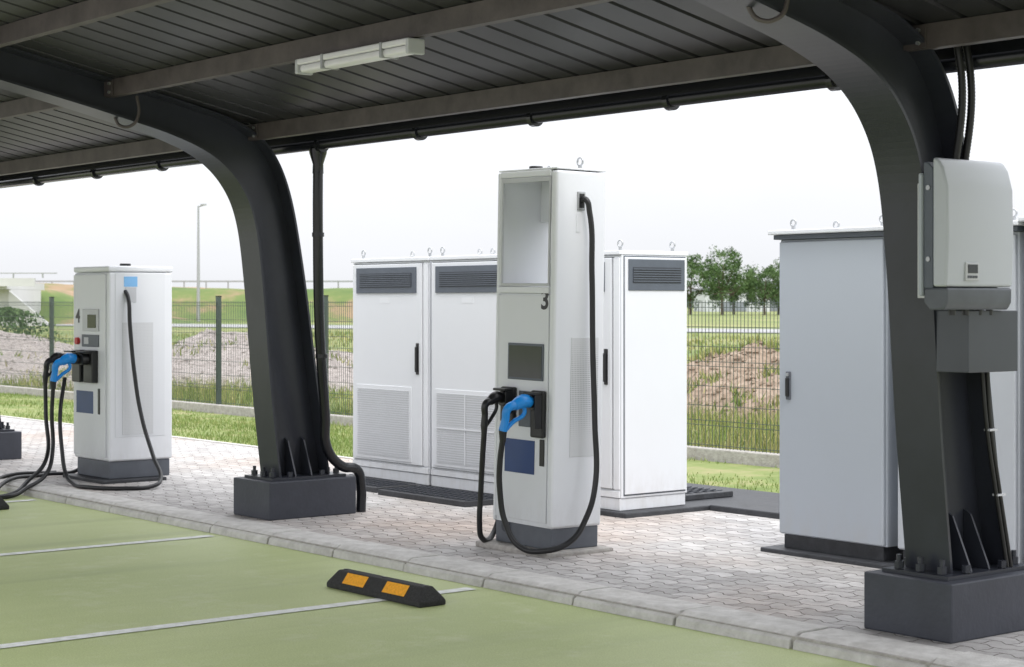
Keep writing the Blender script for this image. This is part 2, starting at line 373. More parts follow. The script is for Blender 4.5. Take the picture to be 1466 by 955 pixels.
for y in(6.89,5.73,4.70,3.6,2.6,1.85):
    zt=zr(y)-.006; h=.118
    cs=sorted(cols)
    xs=[XR0]+cs+[XR1]
    for a,b in zip(xs[:-1],xs[1:]):
        a2=a+.012 if a!=XR0 else a; b2=b-.012 if b!=XR1 else b
        pts=[(y-.002,zt-h),(y+.06,zt-h),(y+.06,zt-h+.016),(y+.057,zt-h+.016),(y+.057,zt-h+.003),(y+.001,zt-h+.003),(y+.001,zt-.003),(y+.057,zt-.003),(y+.057,zt-.016),(y+.06,zt-.016),(y+.06,zt),(y-.002,zt)]
        n=len(pts)
        vv=[(a2,*q) for q in pts]+[(b2,*q) for q in pts]
        ff=[(k,(k+1)%n,n+(k+1)%n,n+k) for k in range(n)]
        mesh('purlin',vv,ff,'purlin',rf)
box('rear_eave_flashing',XR0,XR1,7.172,7.178,2.785,zr(7.17)+.06,'gutter',rf)
box('front_edge_trim',XR0,XR1,1.735,1.745,zr(1.75)-.06,zr(1.75)+.07,'roof',rf)
gt=empty('gutter',(-11,7.22,2.77))
cyl('gutter_pipe',((XR0+XR1)/2,7.225,2.765),.042,XR1-XR0,'gutter',gt,24,axis='X')
for q in gt.children: q.data.polygons.foreach_set('use_smooth',[len(pp.vertices)==4 for pp in q.data.polygons])
x=-6.35-1.235*21
while x<XR1:
    cyl('gutter_bracket',(x,7.225,2.760),.058,.04,'gutter',gt,24,axis='X')
    x+=1.235
for c in (-11.765,-24.045):
    dp=empty('downpipe',(c+.4,7.22,0))
    tube('pipe',[(c+.41,7.235,2.62),(c+.40,7.24,2.2),(c+.33,7.30,1.4),(c+.25,7.40,.75),(c+.2,7.45,.5),(c+.2,7.58,.36),(c+.2,7.72,.32),(c+.2,7.755,.2),(c+.2,7.755,0)],.038,'gutter',dp)
    tube('funnel',[(c+.41,7.235,2.73),(c+.41,7.235,2.70),(c+.41,7.235,2.62),(c+.41,7.235,2.55)],.036,'gutter',dp,radii=[1.9,1.8,1.1,1.15],smooth=False)
    for z,dx,y in((2.1,.395,7.245),(1.2,.31,7.33)):
        cyl('pipe_collar',(c+dx,y,z),.045,.03,'gutter',dp,20)
fl=empty('fluorescent_lamp',(-8.6,5.74,2.98))
box('housing',-9.18,-8.03,5.69,5.80,3.0,3.035,'tube',fl,bevel=.008)
box('diffuser',-9.15,-8.06,5.70,5.79,2.955,2.999,'tube',fl,bevel=.016,seg=4)
for xa in(-9.185,-8.055): box('end_cap',xa,xa+.03,5.688,5.802,2.948,3.034,'mesh',fl,bevel=.008)
for xa in(-8.9,-8.3): box('clip',xa,xa+.02,5.686,5.804,2.952,3.036,'zinc',fl)

# ------------------------------------------------------------ inverter on the near column
iv=empty('solar_inverter',(-5.33,6.98,1.92))
box('wall_bracket',-5.488,-5.405,6.82,7.2,1.62,2.16,'mesh',iv,bevel=.004)
box('back_plate',-5.404,-5.385,6.72,7.24,1.63,2.20,'grey35',iv,bevel=.01)
def cover(name,y0,y1,pr,m,bev):
    n=len(pr); vv=[(x,y0,z) for x,z in pr]+[(x,y1,z) for x,z in pr]
    ff=[(k,(k+1)%n,n+(k+1)%n,n+k) for k in range(n)]+[tuple(range(n))[::-1],tuple(range(n,2*n))]
    o=mesh(name,vv,ff,m,iv,bevel=bev,seg=4)
    o.data.polygons.foreach_set('use_smooth',[True]*len(ff)); o.modifiers.new('wn','WEIGHTED_NORMAL')
cover('chassis',6.735,7.225,[(-5.384,1.665),(-5.33,1.665),(-5.33,2.22),(-5.36,2.25),(-5.384,2.25)],'dgrey',.006)
cover('front_cover',6.73,7.23,[(-5.329,1.672),(-5.25,1.672),(-5.24,1.9),(-5.245,2.13),(-5.27,2.22),(-5.30,2.262),(-5.329,2.27)],'grey35b',.014)
cover('lower_cover',6.735,7.225,[(-5.384,1.60),(-5.35,1.565),(-5.27,1.565),(-5.25,1.60),(-5.248,1.668),(-5.384,1.668)],'plinth',.012)
box('display_frame',-5.252,-5.238,6.86,6.96,1.70,1.785,'mesh',iv,bevel=.004)
box('display',-5.24,-5.235,6.875,6.945,1.735,1.775,'screen',iv)
for k in range(4): box('key',-5.24,-5.234,6.872+k*.019,6.884+k*.019,1.712,1.724,'plinth',iv)
for z in(1.80,2.13): cyl('side_screw',(-5.355,6.733,z),.012,.006,'zinc',iv,10,axis='Y')
for z0,z1 in((1.71,1.78),(1.80,1.88)): box('type_label',-5.47,-5.425,6.817,6.819,z0,z1,'plinth' if z0<1.75 else 'white',iv)
for k,(y,z) in enumerate(((6.85,1.575),(6.95,1.575),(7.05,1.575),(7.13,1.575))): cyl('cable_gland',(-5.31,y,z-.015),.016,.04,'black',iv,12)
for y in(7.03,7.10):
    pts=[]; n=80
    for k in range(n):
        t=k/(n-1); pts.append((-5.43+.05*math.sin(t*2.5)*(1-t),y+.03*math.sin(t*3)-.02*t,2.86-.66*t))
    rr=[1+.16*(k%2) for k in range(n)]
    tube('corrugated_conduit',pts,.017,'cable',iv,radii=rr,smooth=False)
bx=empty('cable_cover_box',(-5.4,7.15,1.4))
box('cover_box',-5.488,-5.30,6.96,7.34,1.27,1.562,'coverbox',bx,bevel=.004)
for k,(dx) in enumerate((0,.03)):
    tube('dropped_cable',[(-5.465+dx*.3,7.28+dx,1.28),(-5.46,7.31+dx,1.0),(-5.455,7.37+dx,.7),(-5.455,7.43+dx,.45),(-5.45,7.46+dx,.3)],.011,'cable',bx)
for z,y in((.98,7.325),(.66,7.39)): box('cable_clip',-5.472,-5.438,y-.018,y+.045,z-.005,z+.005,'mesh',bx)

# ------------------------------------------------------------ chargers
def connector(p,pts,col,k=1.0):
    a,b,c,d=[Vector(q) for q in pts]
    tube('plug_head',[a,a.lerp(b,.5),b],.038*k,'black',p,radii=[1,1,.9],smooth=False)
    tube('plug_body',[a.lerp(b,.35),b,b.lerp(c,.55)],.046*k,col,p,radii=[.8,1.0,.75])
    tube('plug_grip',[b.lerp(c,.4),c,c.lerp(d,.5),d],.026*k,col,p,radii=[1.25,1.05,.95,1.1])
    tube('plug_guard',[b+Vector((0,.0,-.02))*k, b+Vector((0,.012,-.075))*k, c.lerp(d,.6)+Vector((0,.068,.0))*k, d+Vector((0,.02,.005))*k],.014*k,col,p)
    tube('plug_collar',[d+Vector((0,0,.01)),d+Vector((0,0,-.07))],.024*k,'black',p,radii=[1.15,.8],smooth=False)
c3=empty('ev_charger',(-9.09,7.54,0))
X0,X1,Y0,Y1=-9.39,-8.79,7.33,7.75
box('concrete_pad',X0-.07,X1+.07,Y0-.09,Y1+.05,-.01,.032,'slab',c3,bevel=.012)
box('plinth',X0+.015,X1-.015,Y0+.015,Y1-.015,.033,.17,'plinth',c3,bevel=.006)
box('body',X0+.012,X1-.012,Y0+.012,Y1-.004,.171,1.655,'white2',c3)
box('right_side_panel',X1-.0595,X1,Y0,Y1,.171,2.44,'white',c3,bevel=.02,seg=5)
box('left_side_panel',X0,X0+.028,Y0,Y1,.171,2.44,'white',c3,bevel=.008,seg=3)
box('front_panel',X0+.029,X1-.061,Y0+.002,Y0+.0115,.20,1.645,'white2',c3,bevel=.003)
box('window_sill',X0+.029,X1-.061,Y0-.003,Y1-.006,1.657,1.70,'white',c3,bevel=.006)
box('left_lining',X0+.0285,X0+.045,Y0+.004,Y1-.002,1.702,2.40,'white2',c3)
box('top_cap',X0+.029,X1-.061,Y0,Y1-.001,2.402,2.445,'white',c3,bevel=.008)
box('top_lid',X0+.004,X1-.004,Y0+.004,Y1-.004,2.4455,2.457,'white',c3,bevel=.004)
box('rear_header',X0+.046,X1-.061,Y1-.09,Y1-.002,2.13,2.40,'white2',c3)
fx0,fx1,fz0,fz1=X0+.046,X1-.061,1.702,2.40
for nm,a in(('frame_l',(fx0,fx0+.012,fz0,fz1)),('frame_r',(fx1-.012,fx1,fz0,fz1)),('frame_t',(fx0+.013,fx1-.013,fz1-.03,fz1-.001)),('frame_b',(fx0+.013,fx1-.013,fz0+.001,fz0+.02))):
    box(nm,a[0],a[1],Y0-.002,Y0+.012,a[2],a[3],'mesh',c3,bevel=.002)
box('screen_bezel',X0+.14,X0+.50,Y0-.006,Y0+.0015,1.10,1.335,'dgrey',c3,bevel=.003)
box('screen',X0+.155,X0+.485,Y0-.008,Y0-.0055,1.115,1.32,'screen',c3)
text('3',(X0+.500,Y0+.0005,1.56),.17,'black',c3)
for a,b,z0,z1 in((.10,.235,.82,1.05),(.41,.535,.74,1.04)):
    box('holster',X0+a,X0+b,Y0-.035,Y0+.0015,z0,z1,'black',c3,bevel=.012)
    cyl('holster_socket',(X0+(a+b)/2,Y0-.05,z1-.075),.05,.05,'black',c3,20,bevel=.004,axis='Y')
    box('holster_lip',X0+a+.006,X0+b-.006,Y0-.10,Y0-.034,z1-.025,z1-.008,'black',c3,bevel=.005)
    box('holster_cheek',X0+b-.014,X0+b-.004,Y0-.09,Y0-.034,z0+.06,z1-.026,'black',c3,bevel=.003)
box('reader_pad',X0+.26,X0+.38,Y0-.006,Y0+.0015,.80,1.03,'dgrey',c3,bevel=.003)
box('label_plate',X0+.12,X0+.42,Y0-.003,Y0+.0015,.50,.715,'navy',c3)
box('lock_strip',X0+.475,X0+.52,Y0-.006,Y0+.0015,.56,.73,'black',c3,bevel=.004)
cyl('emergency_socket',(X0+.13,Y0+.008,.14),.035,.02,'slat',c3,16,axis='Y')
box('side_grille',X1-.001,X1+.003,Y0+.14,Y0+.37,.62,1.38,'perf',c3,bevel=.002)
box('cable_outlet',X1-.001,X1+.010,Y0+.17,Y0+.235,2.19,2.31,'zinc',c3,bevel=.006)
box('outlet_hole',X1+.0095,X1+.012,Y0+.182,Y0+.223,2.205,2.295,'black',c3)
box('outlet_tag',X1-.001,X1+.003,Y0+.165,Y0+.20,2.05,2.17,'white2',c3)
cyl('antenna_puck',(X0+.27,Y0+.1,2.467),.045,.025,'black',c3,20,bevel=.005)
eyebolt((X1-.08,Y1-.16,2.452),c3); eyebolt((X0+.08,Y1-.05,2.435),c3,.02)
connector(c3,[(-8.915,7.29,.965),(-8.92,7.19,.975),(-8.935,7.08,.93),(-8.955,7.06,.79)],'blue')
connector(c3,[(-9.22,7.29,.975),(-9.215,7.20,.985),(-9.215,7.12,.94),(-9.225,7.12,.80)],'black',.85)
tube('charging_cable',[(-8.955,7.06,.74),(-8.98,7.06,.6),(-8.99,7.07,.42),(-8.96,7.10,.2),(-8.86,7.14,.065),(-8.71,7.22,.055),(-8.64,7.36,.11),(-8.63,7.48,.25),(-8.64,7.56,.45),(-8.67,7.575,.85),(-8.70,7.575,1.3),(-8.715,7.57,1.8),(-8.73,7.555,2.18),(-8.755,7.54,2.26),(-8.785,7.535,2.25)],.0185,'cable',c3)
tube('charging_cable',[(-9.225,7.12,.76),(-9.25,7.13,.6),(-9.29,7.15,.35),(-9.31,7.16,.17),(-9.34,7.2,.07),(-9.43,7.36,.06),(-9.48,7.5,.4),(-9.46,7.54,1.2),(-9.43,7.54,2.1),(-9.39,7.54,2.2)],.0185,'cable',c3)
c3.rotation_euler=(math.radians(-.55),math.radians(.75),0)

c4=empty('ev_charger',(-15.14,7.55,0))
X0,X1,Y0,Y1=-15.50,-14.79,7.23,7.87
box('concrete_pad',X0-.05,X1+.08,Y0-.08,Y1-.1,-.01,.03,'darkslab',c4,bevel=.008)
box('plinth',X0+.03,X1-.02,Y0+.03,Y1-.02,.031,.185,'plinth',c4,bevel=.006)
box('body',X0,X1,Y0+.012,Y1,.186,1.87,'white',c4,bevel=.022,seg=4)
box('top_cap',X0-.004,X1+.004,Y0+.006,Y1+.004,1.872,1.925,'white',c4,bevel=.016,seg=4)
box('front_panel',X0+.015,X1-.05,Y0,Y0+.011,.22,1.85,'white2',c4,bevel=.004)
box('screen_frame',X0+.22,X0+.54,Y0-.012,Y0+.001,1.34,1.54,'mesh',c4,bevel=.004)
box('screen',X0+.33,X0+.50,Y0-.015,Y0-.0115,1.37,1.49,'screen',c4)
box('reader_pad',X0+.2,X0+.54,Y0-.008,Y0+.001,1.20,1.31,'dgrey',c4,bevel=.003)
box('reader_window',X0+.25,X0+.34,Y0-.010,Y0-.0075,1.225,1.285,'mesh',c4)
cyl('emergency_button',(X0+.12,Y0-.012,1.25),.032,.03,'red',c4,16,axis='Y')
text('4',(X0+.11,Y0-.003,1.42),.17,'black',c4)
for a,b in((.1,.27),(.34,.52)):
    box('holster',X0+a,X0+b,Y0-.06,Y0+.001,.88,1.17,'black',c4,bevel=.01)
    cyl('holster_socket',(X0+(a+b)/2,Y0-.09,1.09),.05,.07,'black',c4,20,bevel=.004,axis='Y')
    box('holster_lip',X0+a+.006,X0+b-.006,Y0-.14,Y0-.059,1.15,1.165,'black',c4,bevel=.005)
box('label_plate',X0+.08,X0+.42,Y0-.003,Y0+.001,.60,.80,'navy',c4)
box('lock_strip',X0+.52,X0+.56,Y0-.006,Y0+.001,.60,.83,'black',c4,bevel=.004)
box('side_panel',X1-.001,X1+.004,Y0+.07,Y1-.08,.40,1.86,'white2',c4,bevel=.002)
box('side_grille',X1+.003,X1+.007,Y0+.14,Y0+.44,.42,1.42,'perf',c4)
box('blue_panel',X1+.003,X1+.007,Y0+.155,Y0+.285,1.74,1.83,'light_blue',c4)
box('cable_recess',X1+.003,X1+.008,Y0+.165,Y0+.275,1.60,1.735,'mesh',c4,bevel=.002)
cyl('antenna_puck',(X0+.45,Y0+.3,1.937),.05,.03,'black',c4,20,bevel=.005)
connector(c4,[(-15.12,7.12,1.09),(-15.12,7.01,1.10),(-15.13,6.90,1.05),(-15.15,6.88,.90)],'blue',1.1)
connector(c4,[(-15.32,7.08,1.10),(-15.33,7.0,1.11),(-15.34,6.91,1.06),(-15.36,6.90,.93)],'black',.95)
tube('charging_cable',[(-15.15,6.88,.86),(-15.18,6.88,.6),(-15.16,6.88,.3),(-15.0,6.75,.1),(-14.85,6.5,.0),(-14.72,6.28,-.05),(-14.85,6.15,-.053),(-15.1,6.3,-.05),(-15.4,6.6,.03),(-15.6,7.0,.03),(-15.62,7.4,.1),(-15.6,7.5,.8),(-15.5,7.5,1.6)],.018,'cable',c4)
tube('charging_cable',[(-15.36,6.90,.88),(-15.35,6.90,.6),(-15.22,6.85,.22),(-15.05,6.6,.04),(-14.82,6.3,-.05),(-14.9,6.05,-.053),(-15.2,6.1,-.053),(-15.5,6.4,-.05),(-15.75,6.7,.025),(-15.8,7.2,.025)],.018,'cable',c4)
tube('charging_cable',[(-15.28,7.05,.92),(-15.16,6.95,.6),(-15.08,6.93,.3),(-14.98,6.92,.09),(-14.8,6.9,.025),(-14.4,6.86,.02),(-14.12,7.05,.02),(-14.06,7.3,.03),(-14.16,7.42,.08),(-14.38,7.46,.26),(-14.58,7.45,.6),(-14.66,7.42,1.0),(-14.70,7.40,1.4),(-14.74,7.40,1.65),(-14.79,7.40,1.70)],.018,'cable',c4)

# ------------------------------------------------------------ white power cabinets
def louvre(p,x0,x1,y,z0,z1,n=7):
    box('vent_frame',x0,x1,y-.012,y+.001,z0,z1,'dgrey',p,bevel=.003)
    box('vent_opening',x0+.06,x1-.06,y-.0145,y-.0125,z0+.05,z1-.05,'slat',p)
    for k in range(n):
        z=z0+.055+(z1-z0-.11)*(k+.5)/n
        box('vent_slat',x0+.062,x1-.062,y-.021,y-.0145,z-.004,z+.004,'dgrey',p)
def power_cabinet(x0,x1,last=False,first=False):
    y0,y1=9.09,9.79
    p=empty('power_cabinet',((x0+x1)/2,(y0+y1)/2,0)); w=x1-x0
    box('plinth',x0+.01,x1-.01,y0+.01,y1-.01,.04,.13,'white2',p,bevel=.004)
    box('body',x0,x1,y0+.02,y1,.132,1.955,'white',p,bevel=.006)
    box('roof_cap',x0-.004,x1+.004,y0-.004,y1+.01,1.957,1.99,'white',p,bevel=.006)
    dx1=x1-.09
    box('door_gap',x0+.024,dx1+.011,y0+.0185,y0+.0195,.194,1.941,'slat',p)
    box('door',x0+.03,dx1,y0-.004,y0+.018,.2,1.935,'white2',p,bevel=.005)
    box('hinge_strip',dx1+.012,x1-.012,y0+.006,y0+.019,.2,1.935,'white',p,bevel=.003)
    box('base_rail',x0+.012,x1-.012,y0+.004,y0+.019,.135,.185,'white',p,bevel=.003)
    louvre(p,x0+.10,x1-.16,y0-.004,1.68,1.905)
    box('rating_label',x0+.46,x0+.62,y0-.006,y0-.004,1.595,1.64,'white',p)
    box('handle_base',dx1-.075,dx1-.035,y0-.012,y0-.003,.98,1.25,'black',p,bevel=.006)
    box('handle_grip',dx1-.068,dx1-.042,y0-.03,y0-.011,1.0,1.22,'black',p,bevel=.008)
    gx0,gx1,gz0,gz1=x0+.12,x1-.26,.25,.84
    box('grille_frame',gx0-.03,gx1+.03,y0-.010,y0-.003,gz0-.03,gz1+.03,'white2',p,bevel=.003)
    n=30
    for k in range(n):
        z=gz0+(gz1-gz0)*(k+.5)/n
        box('grille_slat',gx0,gx1,y0-.015,y0-.0095,z-.005,z+.005,'mesh',p)
    if first==2:
        box('grille_mullion',(gx0+gx1)/2-.006,(gx0+gx1)/2+.006,y0-.018,y0-.0155,gz0,gz1,'white2',p)
        box('grille_transom',gx0,gx1,y0-.021,y0-.0185,(gz0+gz1)/2-.006,(gz0+gz1)/2+.006,'white2',p)
    for ex in(x0+.08,x1-.08):
        for ey in(y0+.08,y1-.08): eyebolt((ex,ey,1.988),p)
    if last:
        box('end_panel_gap',x1-.001,x1+.003,y0+.04,y1-.02,.15,1.95,'dgrey',p)
        box('end_panel',x1+.002,x1+.014,y0+.046,y1-.026,.16,1.94,'white2',p,bevel=.004)
        box('end_vent_frame',x1+.013,x1+.022,y0+.075,y1-.045,1.69,1.925,'dgrey',p,bevel=.003)
        box('end_vent_opening',x1+.021,x1+.024,y0+.115,y1-.085,1.745,1.865,'slat',p)
        for k in range(6):
            z=1.75+.11*(k+.5)/6; box('end_vent_slat',x1+.0235,x1+.030,y0+.117,y1-.087,z-.004,z+.004,'dgrey',p)
power_cabinet(-13.71,-12.535,first=1); power_cabinet(-12.51,-11.335,first=2); power_cabinet(-11.31,-10.10,last=True)
box('cabinet_base_slab',-13.85,-9.98,9.04,11.0,-.01,.038,'darkslab',bevel=.01)
box('cable_trench_slab',-9.97,-7.2,9.9,11.05,-.01,.045,'darkslab',bevel=.01)
def cover_plate(x0,x1,y0,y1,zb=0):
    p=empty('trench_cover',((x0+x1)/2,(y0+y1)/2,0))
    box('plate',x0,x1,y0,y1,zb,zb+.045,'darkslab',p,bevel=.006)
    n=int((x1-x0)/.07)
    for k in range(n):
        box('tread_rib',x0+.03+k*.07,x0+.045+k*.07,y0+.04,y1-.04,zb+.046,zb+.051,'slat',p)
    for k in range(5): box('tread_rib',x0+.03,x1-.03,y0+.06+k*.09,y0+.07+k*.09,zb+.0525,zb+.056,'slat',p)
cover_plate(-13.7,-12.62,8.62,9.03); cover_plate(-12.5,-11.3,8.55,9.03)
cover_plate(-11.2,-10.3,9.92,10.5,.039)

# ------------------------------------------------------------ grey electrical cabinets
def elec_cabinet(x0,x1,m,z1=2.03):
    y0,y1=8.60,9.15
    p=empty('electrical_cabinet',((x0+x1)/2,(y0+y1)/2,0))
    box('plinth',x0+.03,x1-.03,y0+.03,y1-.02,.03,.115,'darkslab',p)
    box('body',x0,x1,y0+.027,y1,.117,z1-.03,m,p,bevel=.004)
    box('door_seal',x0+.02,x1-.02,y0+.023,y0+.028,.13,z1-.05,'slat',p)
    box('door',x0+.012,x1-.012,y0,y0+.022,.125,z1-.045,m,p,bevel=.006)
    box('roof',x0-.045,x1+.045,y0-.05,y1+.05,z1+.002,z1+.03,'white2',p,bevel=.006)
    box('roof_lip',x0-.02,x1+.02,y0-.02,y1+.02,z1-.029,z1,'dgrey',p,bevel=.003)
    box('handle_base',x0+.075,x0+.115,y0-.010,y0-.0005,.98,1.16,'plinth',p,bevel=.006)
    box('handle_grip',x0+.083,x0+.107,y0-.026,y0-.009,1.0,1.12,'black',p,bevel=.006)
    cyl('handle_lock',(x0+.095,y0-.012,1.14),.011,.012,'zinc',p,12,axis='Y')
    for ex in(x0+.07,x1-.07):
        for ey in(y0+.07,y1-.07): eyebolt((ex,ey,z1+.028),p,.022)
    return p
elec_cabinet(-8.04,-7.17,'grey35'); elec_cabinet(-7.08,-6.22,'grey35b',2.03); elec_cabinet(-6.13,-5.25,'grey35',2.05)
box('cabinet_base_slab',-8.13,-5.1,8.53,9.25,-.01,.028,'darkslab',bevel=.008)

# ------------------------------------------------------------ fence
fn=empty('fence',(-20,13.1,0))
XF0,XF1=-46,8
v=[];f=[]
def addbox(x0,x1,y0,y1,z0,z1):
    k=len(v)
    for z in(z0,z1):
        for y in(y0,y1):
            for x in(x0,x1): v.append((x,y,z))
    for q in[(0,2,3,1),(4,5,7,6),(0,1,5,4),(2,6,7,3),(0,4,6,2),(1,3,7,5)]: f.append(tuple(k+i for i in q))
x=XF0
while x<XF1:
    addbox(x-.0025,x+.0025,13.1,13.105,.10,1.62); x+=.05
for z in np.arange(.15,1.62,.2):
    addbox(XF0,XF1,13.094,13.0995,z-.003,z+.003)
    if abs(z-.35)<.01 or abs(z-.95)<.01 or abs(z-1.55)<.01: addbox(XF0,XF1,13.094,13.0995,z+.045,z+.051)
mesh('wire_mesh',v,f,'fence',fn)
x=-23.3-2.85*7
while x<XF1:
    box('post',x-.03,x+.03,13.11,13.17,0,1.68,'fence',fn); 
    box('post_cap',x-.034,x+.034,13.106,13.174,1.681,1.695,'black',fn)
    x+=2.85
box('fence_kerb',XF0,XF1,13.02,13.16,-.02,.12,'slab',fn,bevel=.01)

# ------------------------------------------------------------ vegetation
def blades(name,n,xr,yr,h0,h1,w,m,clump=0):
    xs=np.random.uniform(*xr,n); ys=np.random.uniform(*yr,n)
    vv=np.zeros((n*3,3)); k_=0
    for i in range(n):
        k=noise.noise(Vector((xs[i]*.5,ys[i]*.5,3.3)))
        if clump and random.random()>(.55+k*1.3): continue
        hh=random.uniform(h0,h1)*(1+k*.8 if clump else 1)
        a=random.uniform(0,math.pi); dx=math.cos(a)*w*.5; dy=math.sin(a)*w*.5
        lx=random.uniform(-.5,.5)*hh; ly=random.uniform(-.5,.5)*hh
        j=3*k_; k_+=1
        vv[j]=(xs[i]-dx,ys[i]-dy,0); vv[j+1]=(xs[i]+dx,ys[i]+dy,0); vv[j+2]=(xs[i]+lx,ys[i]+ly,hh)
    me=bpy.data.meshes.new(name); me.from_pydata(vv[:3*k_].tolist(),[],[(3*i,3*i+1,3*i+2) for i in range(k_)])
    o=bpy.data.objects.new(name,me); COL.objects.link(o); me.materials.append(M[m]); return o
blades('lawn_grass',60000,(-40,-6),(10.34,13.0),.015,.055,.012,'lawn',1)
blades('roadside_weeds',42000,(-44,-8),(13.2,18),.08,.28,.018,'weed',1)
blades('meadow_grass',30000,(-80,-10),(22,60),.08,.24,.06,'weed',1)

def heap(name,lat,D,rl,rd,h,m,seed,stones=500,weeds=0):
    p=empty(name,V(lat,D)); v=[];f=[]; n=70
    def H(u,w):
        r=math.hypot(u,w)
        b=max(0,1-r**1.6); q=noise.fractal(Vector((u*1.6+seed,w*1.6,seed)),1,2,5)
        return h*(b*(1+.40*q)) + (.10*h*noise.noise(Vector((u*9,w*9,seed))) if b>0 else 0) - (.12 if r>.97 else .02)
    for i in range(n+1):
        for j in range(n+1):
            u=-1+2*i/n; w=-1+2*j/n
            v.append(V(lat+u*rl,D+w*rd,H(u,w)))
    for i in range(n):
        for j in range(n):
            a=i*(n+1)+j; f.append((a,a+n+1,a+n+2,a+1))
    mesh('heap_surface',v,f,m,p,smooth=True)
    v=[];f=[]
    for _ in range(stones):
        a=random.uniform(0,6.28); r=random.random()**.6
        u,w=r*math.cos(a),r*math.sin(a); c=Vector(V(lat+u*rl,D+w*rd,max(0,H(u,w)))); s=random.uniform(.02,.07)
        k=len(v)
        for d in((1,0,0),(-1,0,0),(0,1,0),(0,-1,0),(0,0,1),(0,0,-1)):
            v.append(tuple(c+Vector(d)*s*random.uniform(.6,1.2)))
        for t in((0,2,4),(2,1,4),(1,3,4),(3,0,4),(2,0,5),(1,2,5),(3,1,5),(0,3,5)): f.append(tuple(k+i for i in t))
    mesh('loose_stones',v,f,m,p)
    if weeds:
        v=[];f=[]
        cl=[(random.uniform(-.9,.9),random.uniform(-.9,.9)) for _ in range(45)]
        for _ in range(weeds):
            c=random.choice(cl); u=c[0]+random.gauss(0,.05); w=c[1]+random.gauss(0,.05)
            if math.hypot(u,w)>1.05: continue
            q=Vector(V(lat+u*rl,D+w*rd,max(0,H(u,w)))); hh=random.uniform(.05,.18); a=random.uniform(0,3.1)
            k=len(v); d=Vector((math.cos(a),math.sin(a),0))*.014
            v+= [tuple(q-d),tuple(q+d),tuple(q+Vector((random.uniform(-.08,.08),random.uniform(-.08,.08),hh)))]
            f.append((k,k+1,k+2))
        mesh('heap_weeds',v,f,'weed',p)
heap('gravel_heap',-5.0,36,4.6,3.6,.85,'gravel',1.3,900,1000)
heap('gravel_heap',-13.0,39,5.2,4,1.05,'gravel',5.7,900,900)
heap('gravel_heap',-9.3,43,4.0,3,.6,'gravel',9.1,500,800)
heap('earth_mound',3.5,26.5,2.2,2.4,.95,'earth',3.9,900,2600)
heap('earth_mound',6.4,30,3.0,2.6,.7,'earth',8.2,500,2500)

def ridge(name,l0,l1,D,wd,hf,m):
    v=[];f=[];n=120;k=14
    for i in range(n+1):
        lat=l0+(l1-l0)*i/n; t=min(1,(l1-lat)/14,)
        for j in range(k+1):
            w=-1+2*j/k; prof=max(0,min(1,(1-abs(w))*1.9)); prof=prof*prof*(3-2*prof)
            z=hf(lat)*prof*max(0,t)+ .25*noise.fractal(Vector((lat*.12,w*2,0)),1,2,4)*prof-.05
            v.append(V(lat,D+w*wd,z))
    for i in range(n):
        for j in range(k):
            a=i*(k+1)+j; f.append((a,a+k+1,a+k+2,a+1))
    return mesh(name,v,f,m,None,smooth=True)
ridge('embankment',-42,14,160,16,lambda l:3.0+.25*math.sin(l*.13+1),'emb')
ridge('embankment',-43,-24,142,12,lambda l:3.3*max(0,min(1,(l+43)/5))*(1-.4*abs(math.sin((l+35)*.12))),'emb')
gr=empty('guard_rail',V(-15,160,3))
a=Vector(V(-42,158,0)); b=Vector(V(4,158,0)); n=24
box_v=[(a.x,a.y,3.35),(b.x,b.y,3.35),(b.x,b.y,3.5),(a.x,a.y,3.5)]
mesh('rail',box_v,[(0,1,2,3)],'zinc',gr)
for i in range(n+1):
    q=a.lerp(b,i/n); box('rail_post',q.x-.06,q.x+.06,q.y+.02,q.y+.1,2.4,3.48,'zinc',gr)
A=Vector(V(-60,150,.0)); B=Vector(V(60,70,.0)); d=(B-A).normalized(); nn=Vector((-d.y,d.x,0))*6
A2=A-d*60; B2=B+d*60
mesh('road',[tuple(A2-nn+Vector((0,0,.03))),tuple(B2-nn+Vector((0,0,.03))),tuple(B2+nn+Vector((0,0,.03))),tuple(A2+nn+Vector((0,0,.03)))],[(0,1,2,3)],'asph')
br=empty('overpass_bridge',V(-50,158))
def vbox(name,l0,l1,d0,d1,z0,z1,m,p):
    v=[V(l,dd,z) for z in(z0,z1) for dd in(d0,d1) for l in(l0,l1)]
    return mesh(name,v,[(0,2,3,1),(4,5,7,6),(0,1,5,4),(2,6,7,3),(0,4,6,2),(1,3,7,5)],m,p)
vbox('deck',-90,-34.5,124,134,2.5,3.0,'bridge',br); vbox('parapet',-90,-32.5,123.6,123.9,2.7,3.25,'bridge',br)
vbox('top_rail',-90,-31,123.6,123.8,3.55,3.62,'zinc',br)
for l in range(-90,-31,2): vbox('rail_post',l,l+.08,123.6,123.75,3.26,3.55,'zinc',br)
vbox('abutment',-37.8,-34.5,125,133,-.1,2.49,'bridge',br)
mesh('wing_wall',[V(-34.5,124.5,-.1),V(-31.5,124.5,-.1),V(-34.5,124.5,2.4),V(-34.5,124.9,-.1),V(-31.5,124.9,-.1),V(-34.5,124.9,2.4)],[(0,1,2),(5,4,3),(0,3,4,1),(1,4,5,2),(2,5,3,0)],'bridge',br)
for l in(-52,-66): vbox('pier',l,l+1,125,133,-.1,2.49,'bridge',br)
sl=empty('street_lamp',V(-24.7,143))
q=V(-24.7,143)
tube('mast',[(q[0],q[1],0),(q[0],q[1],9.2)],.15,'zinc',sl,radii=[1,.5],smooth=False)
tube('arm',[(q[0],q[1],9.15),(q[0]+.3,q[1]+.25,9.25)],.06,'zinc',sl,smooth=False)
box('lamp_head',q[0]+.1,q[0]+.6,q[1]+.1,q[1]+.4,9.22,9.34,'zinc',sl)
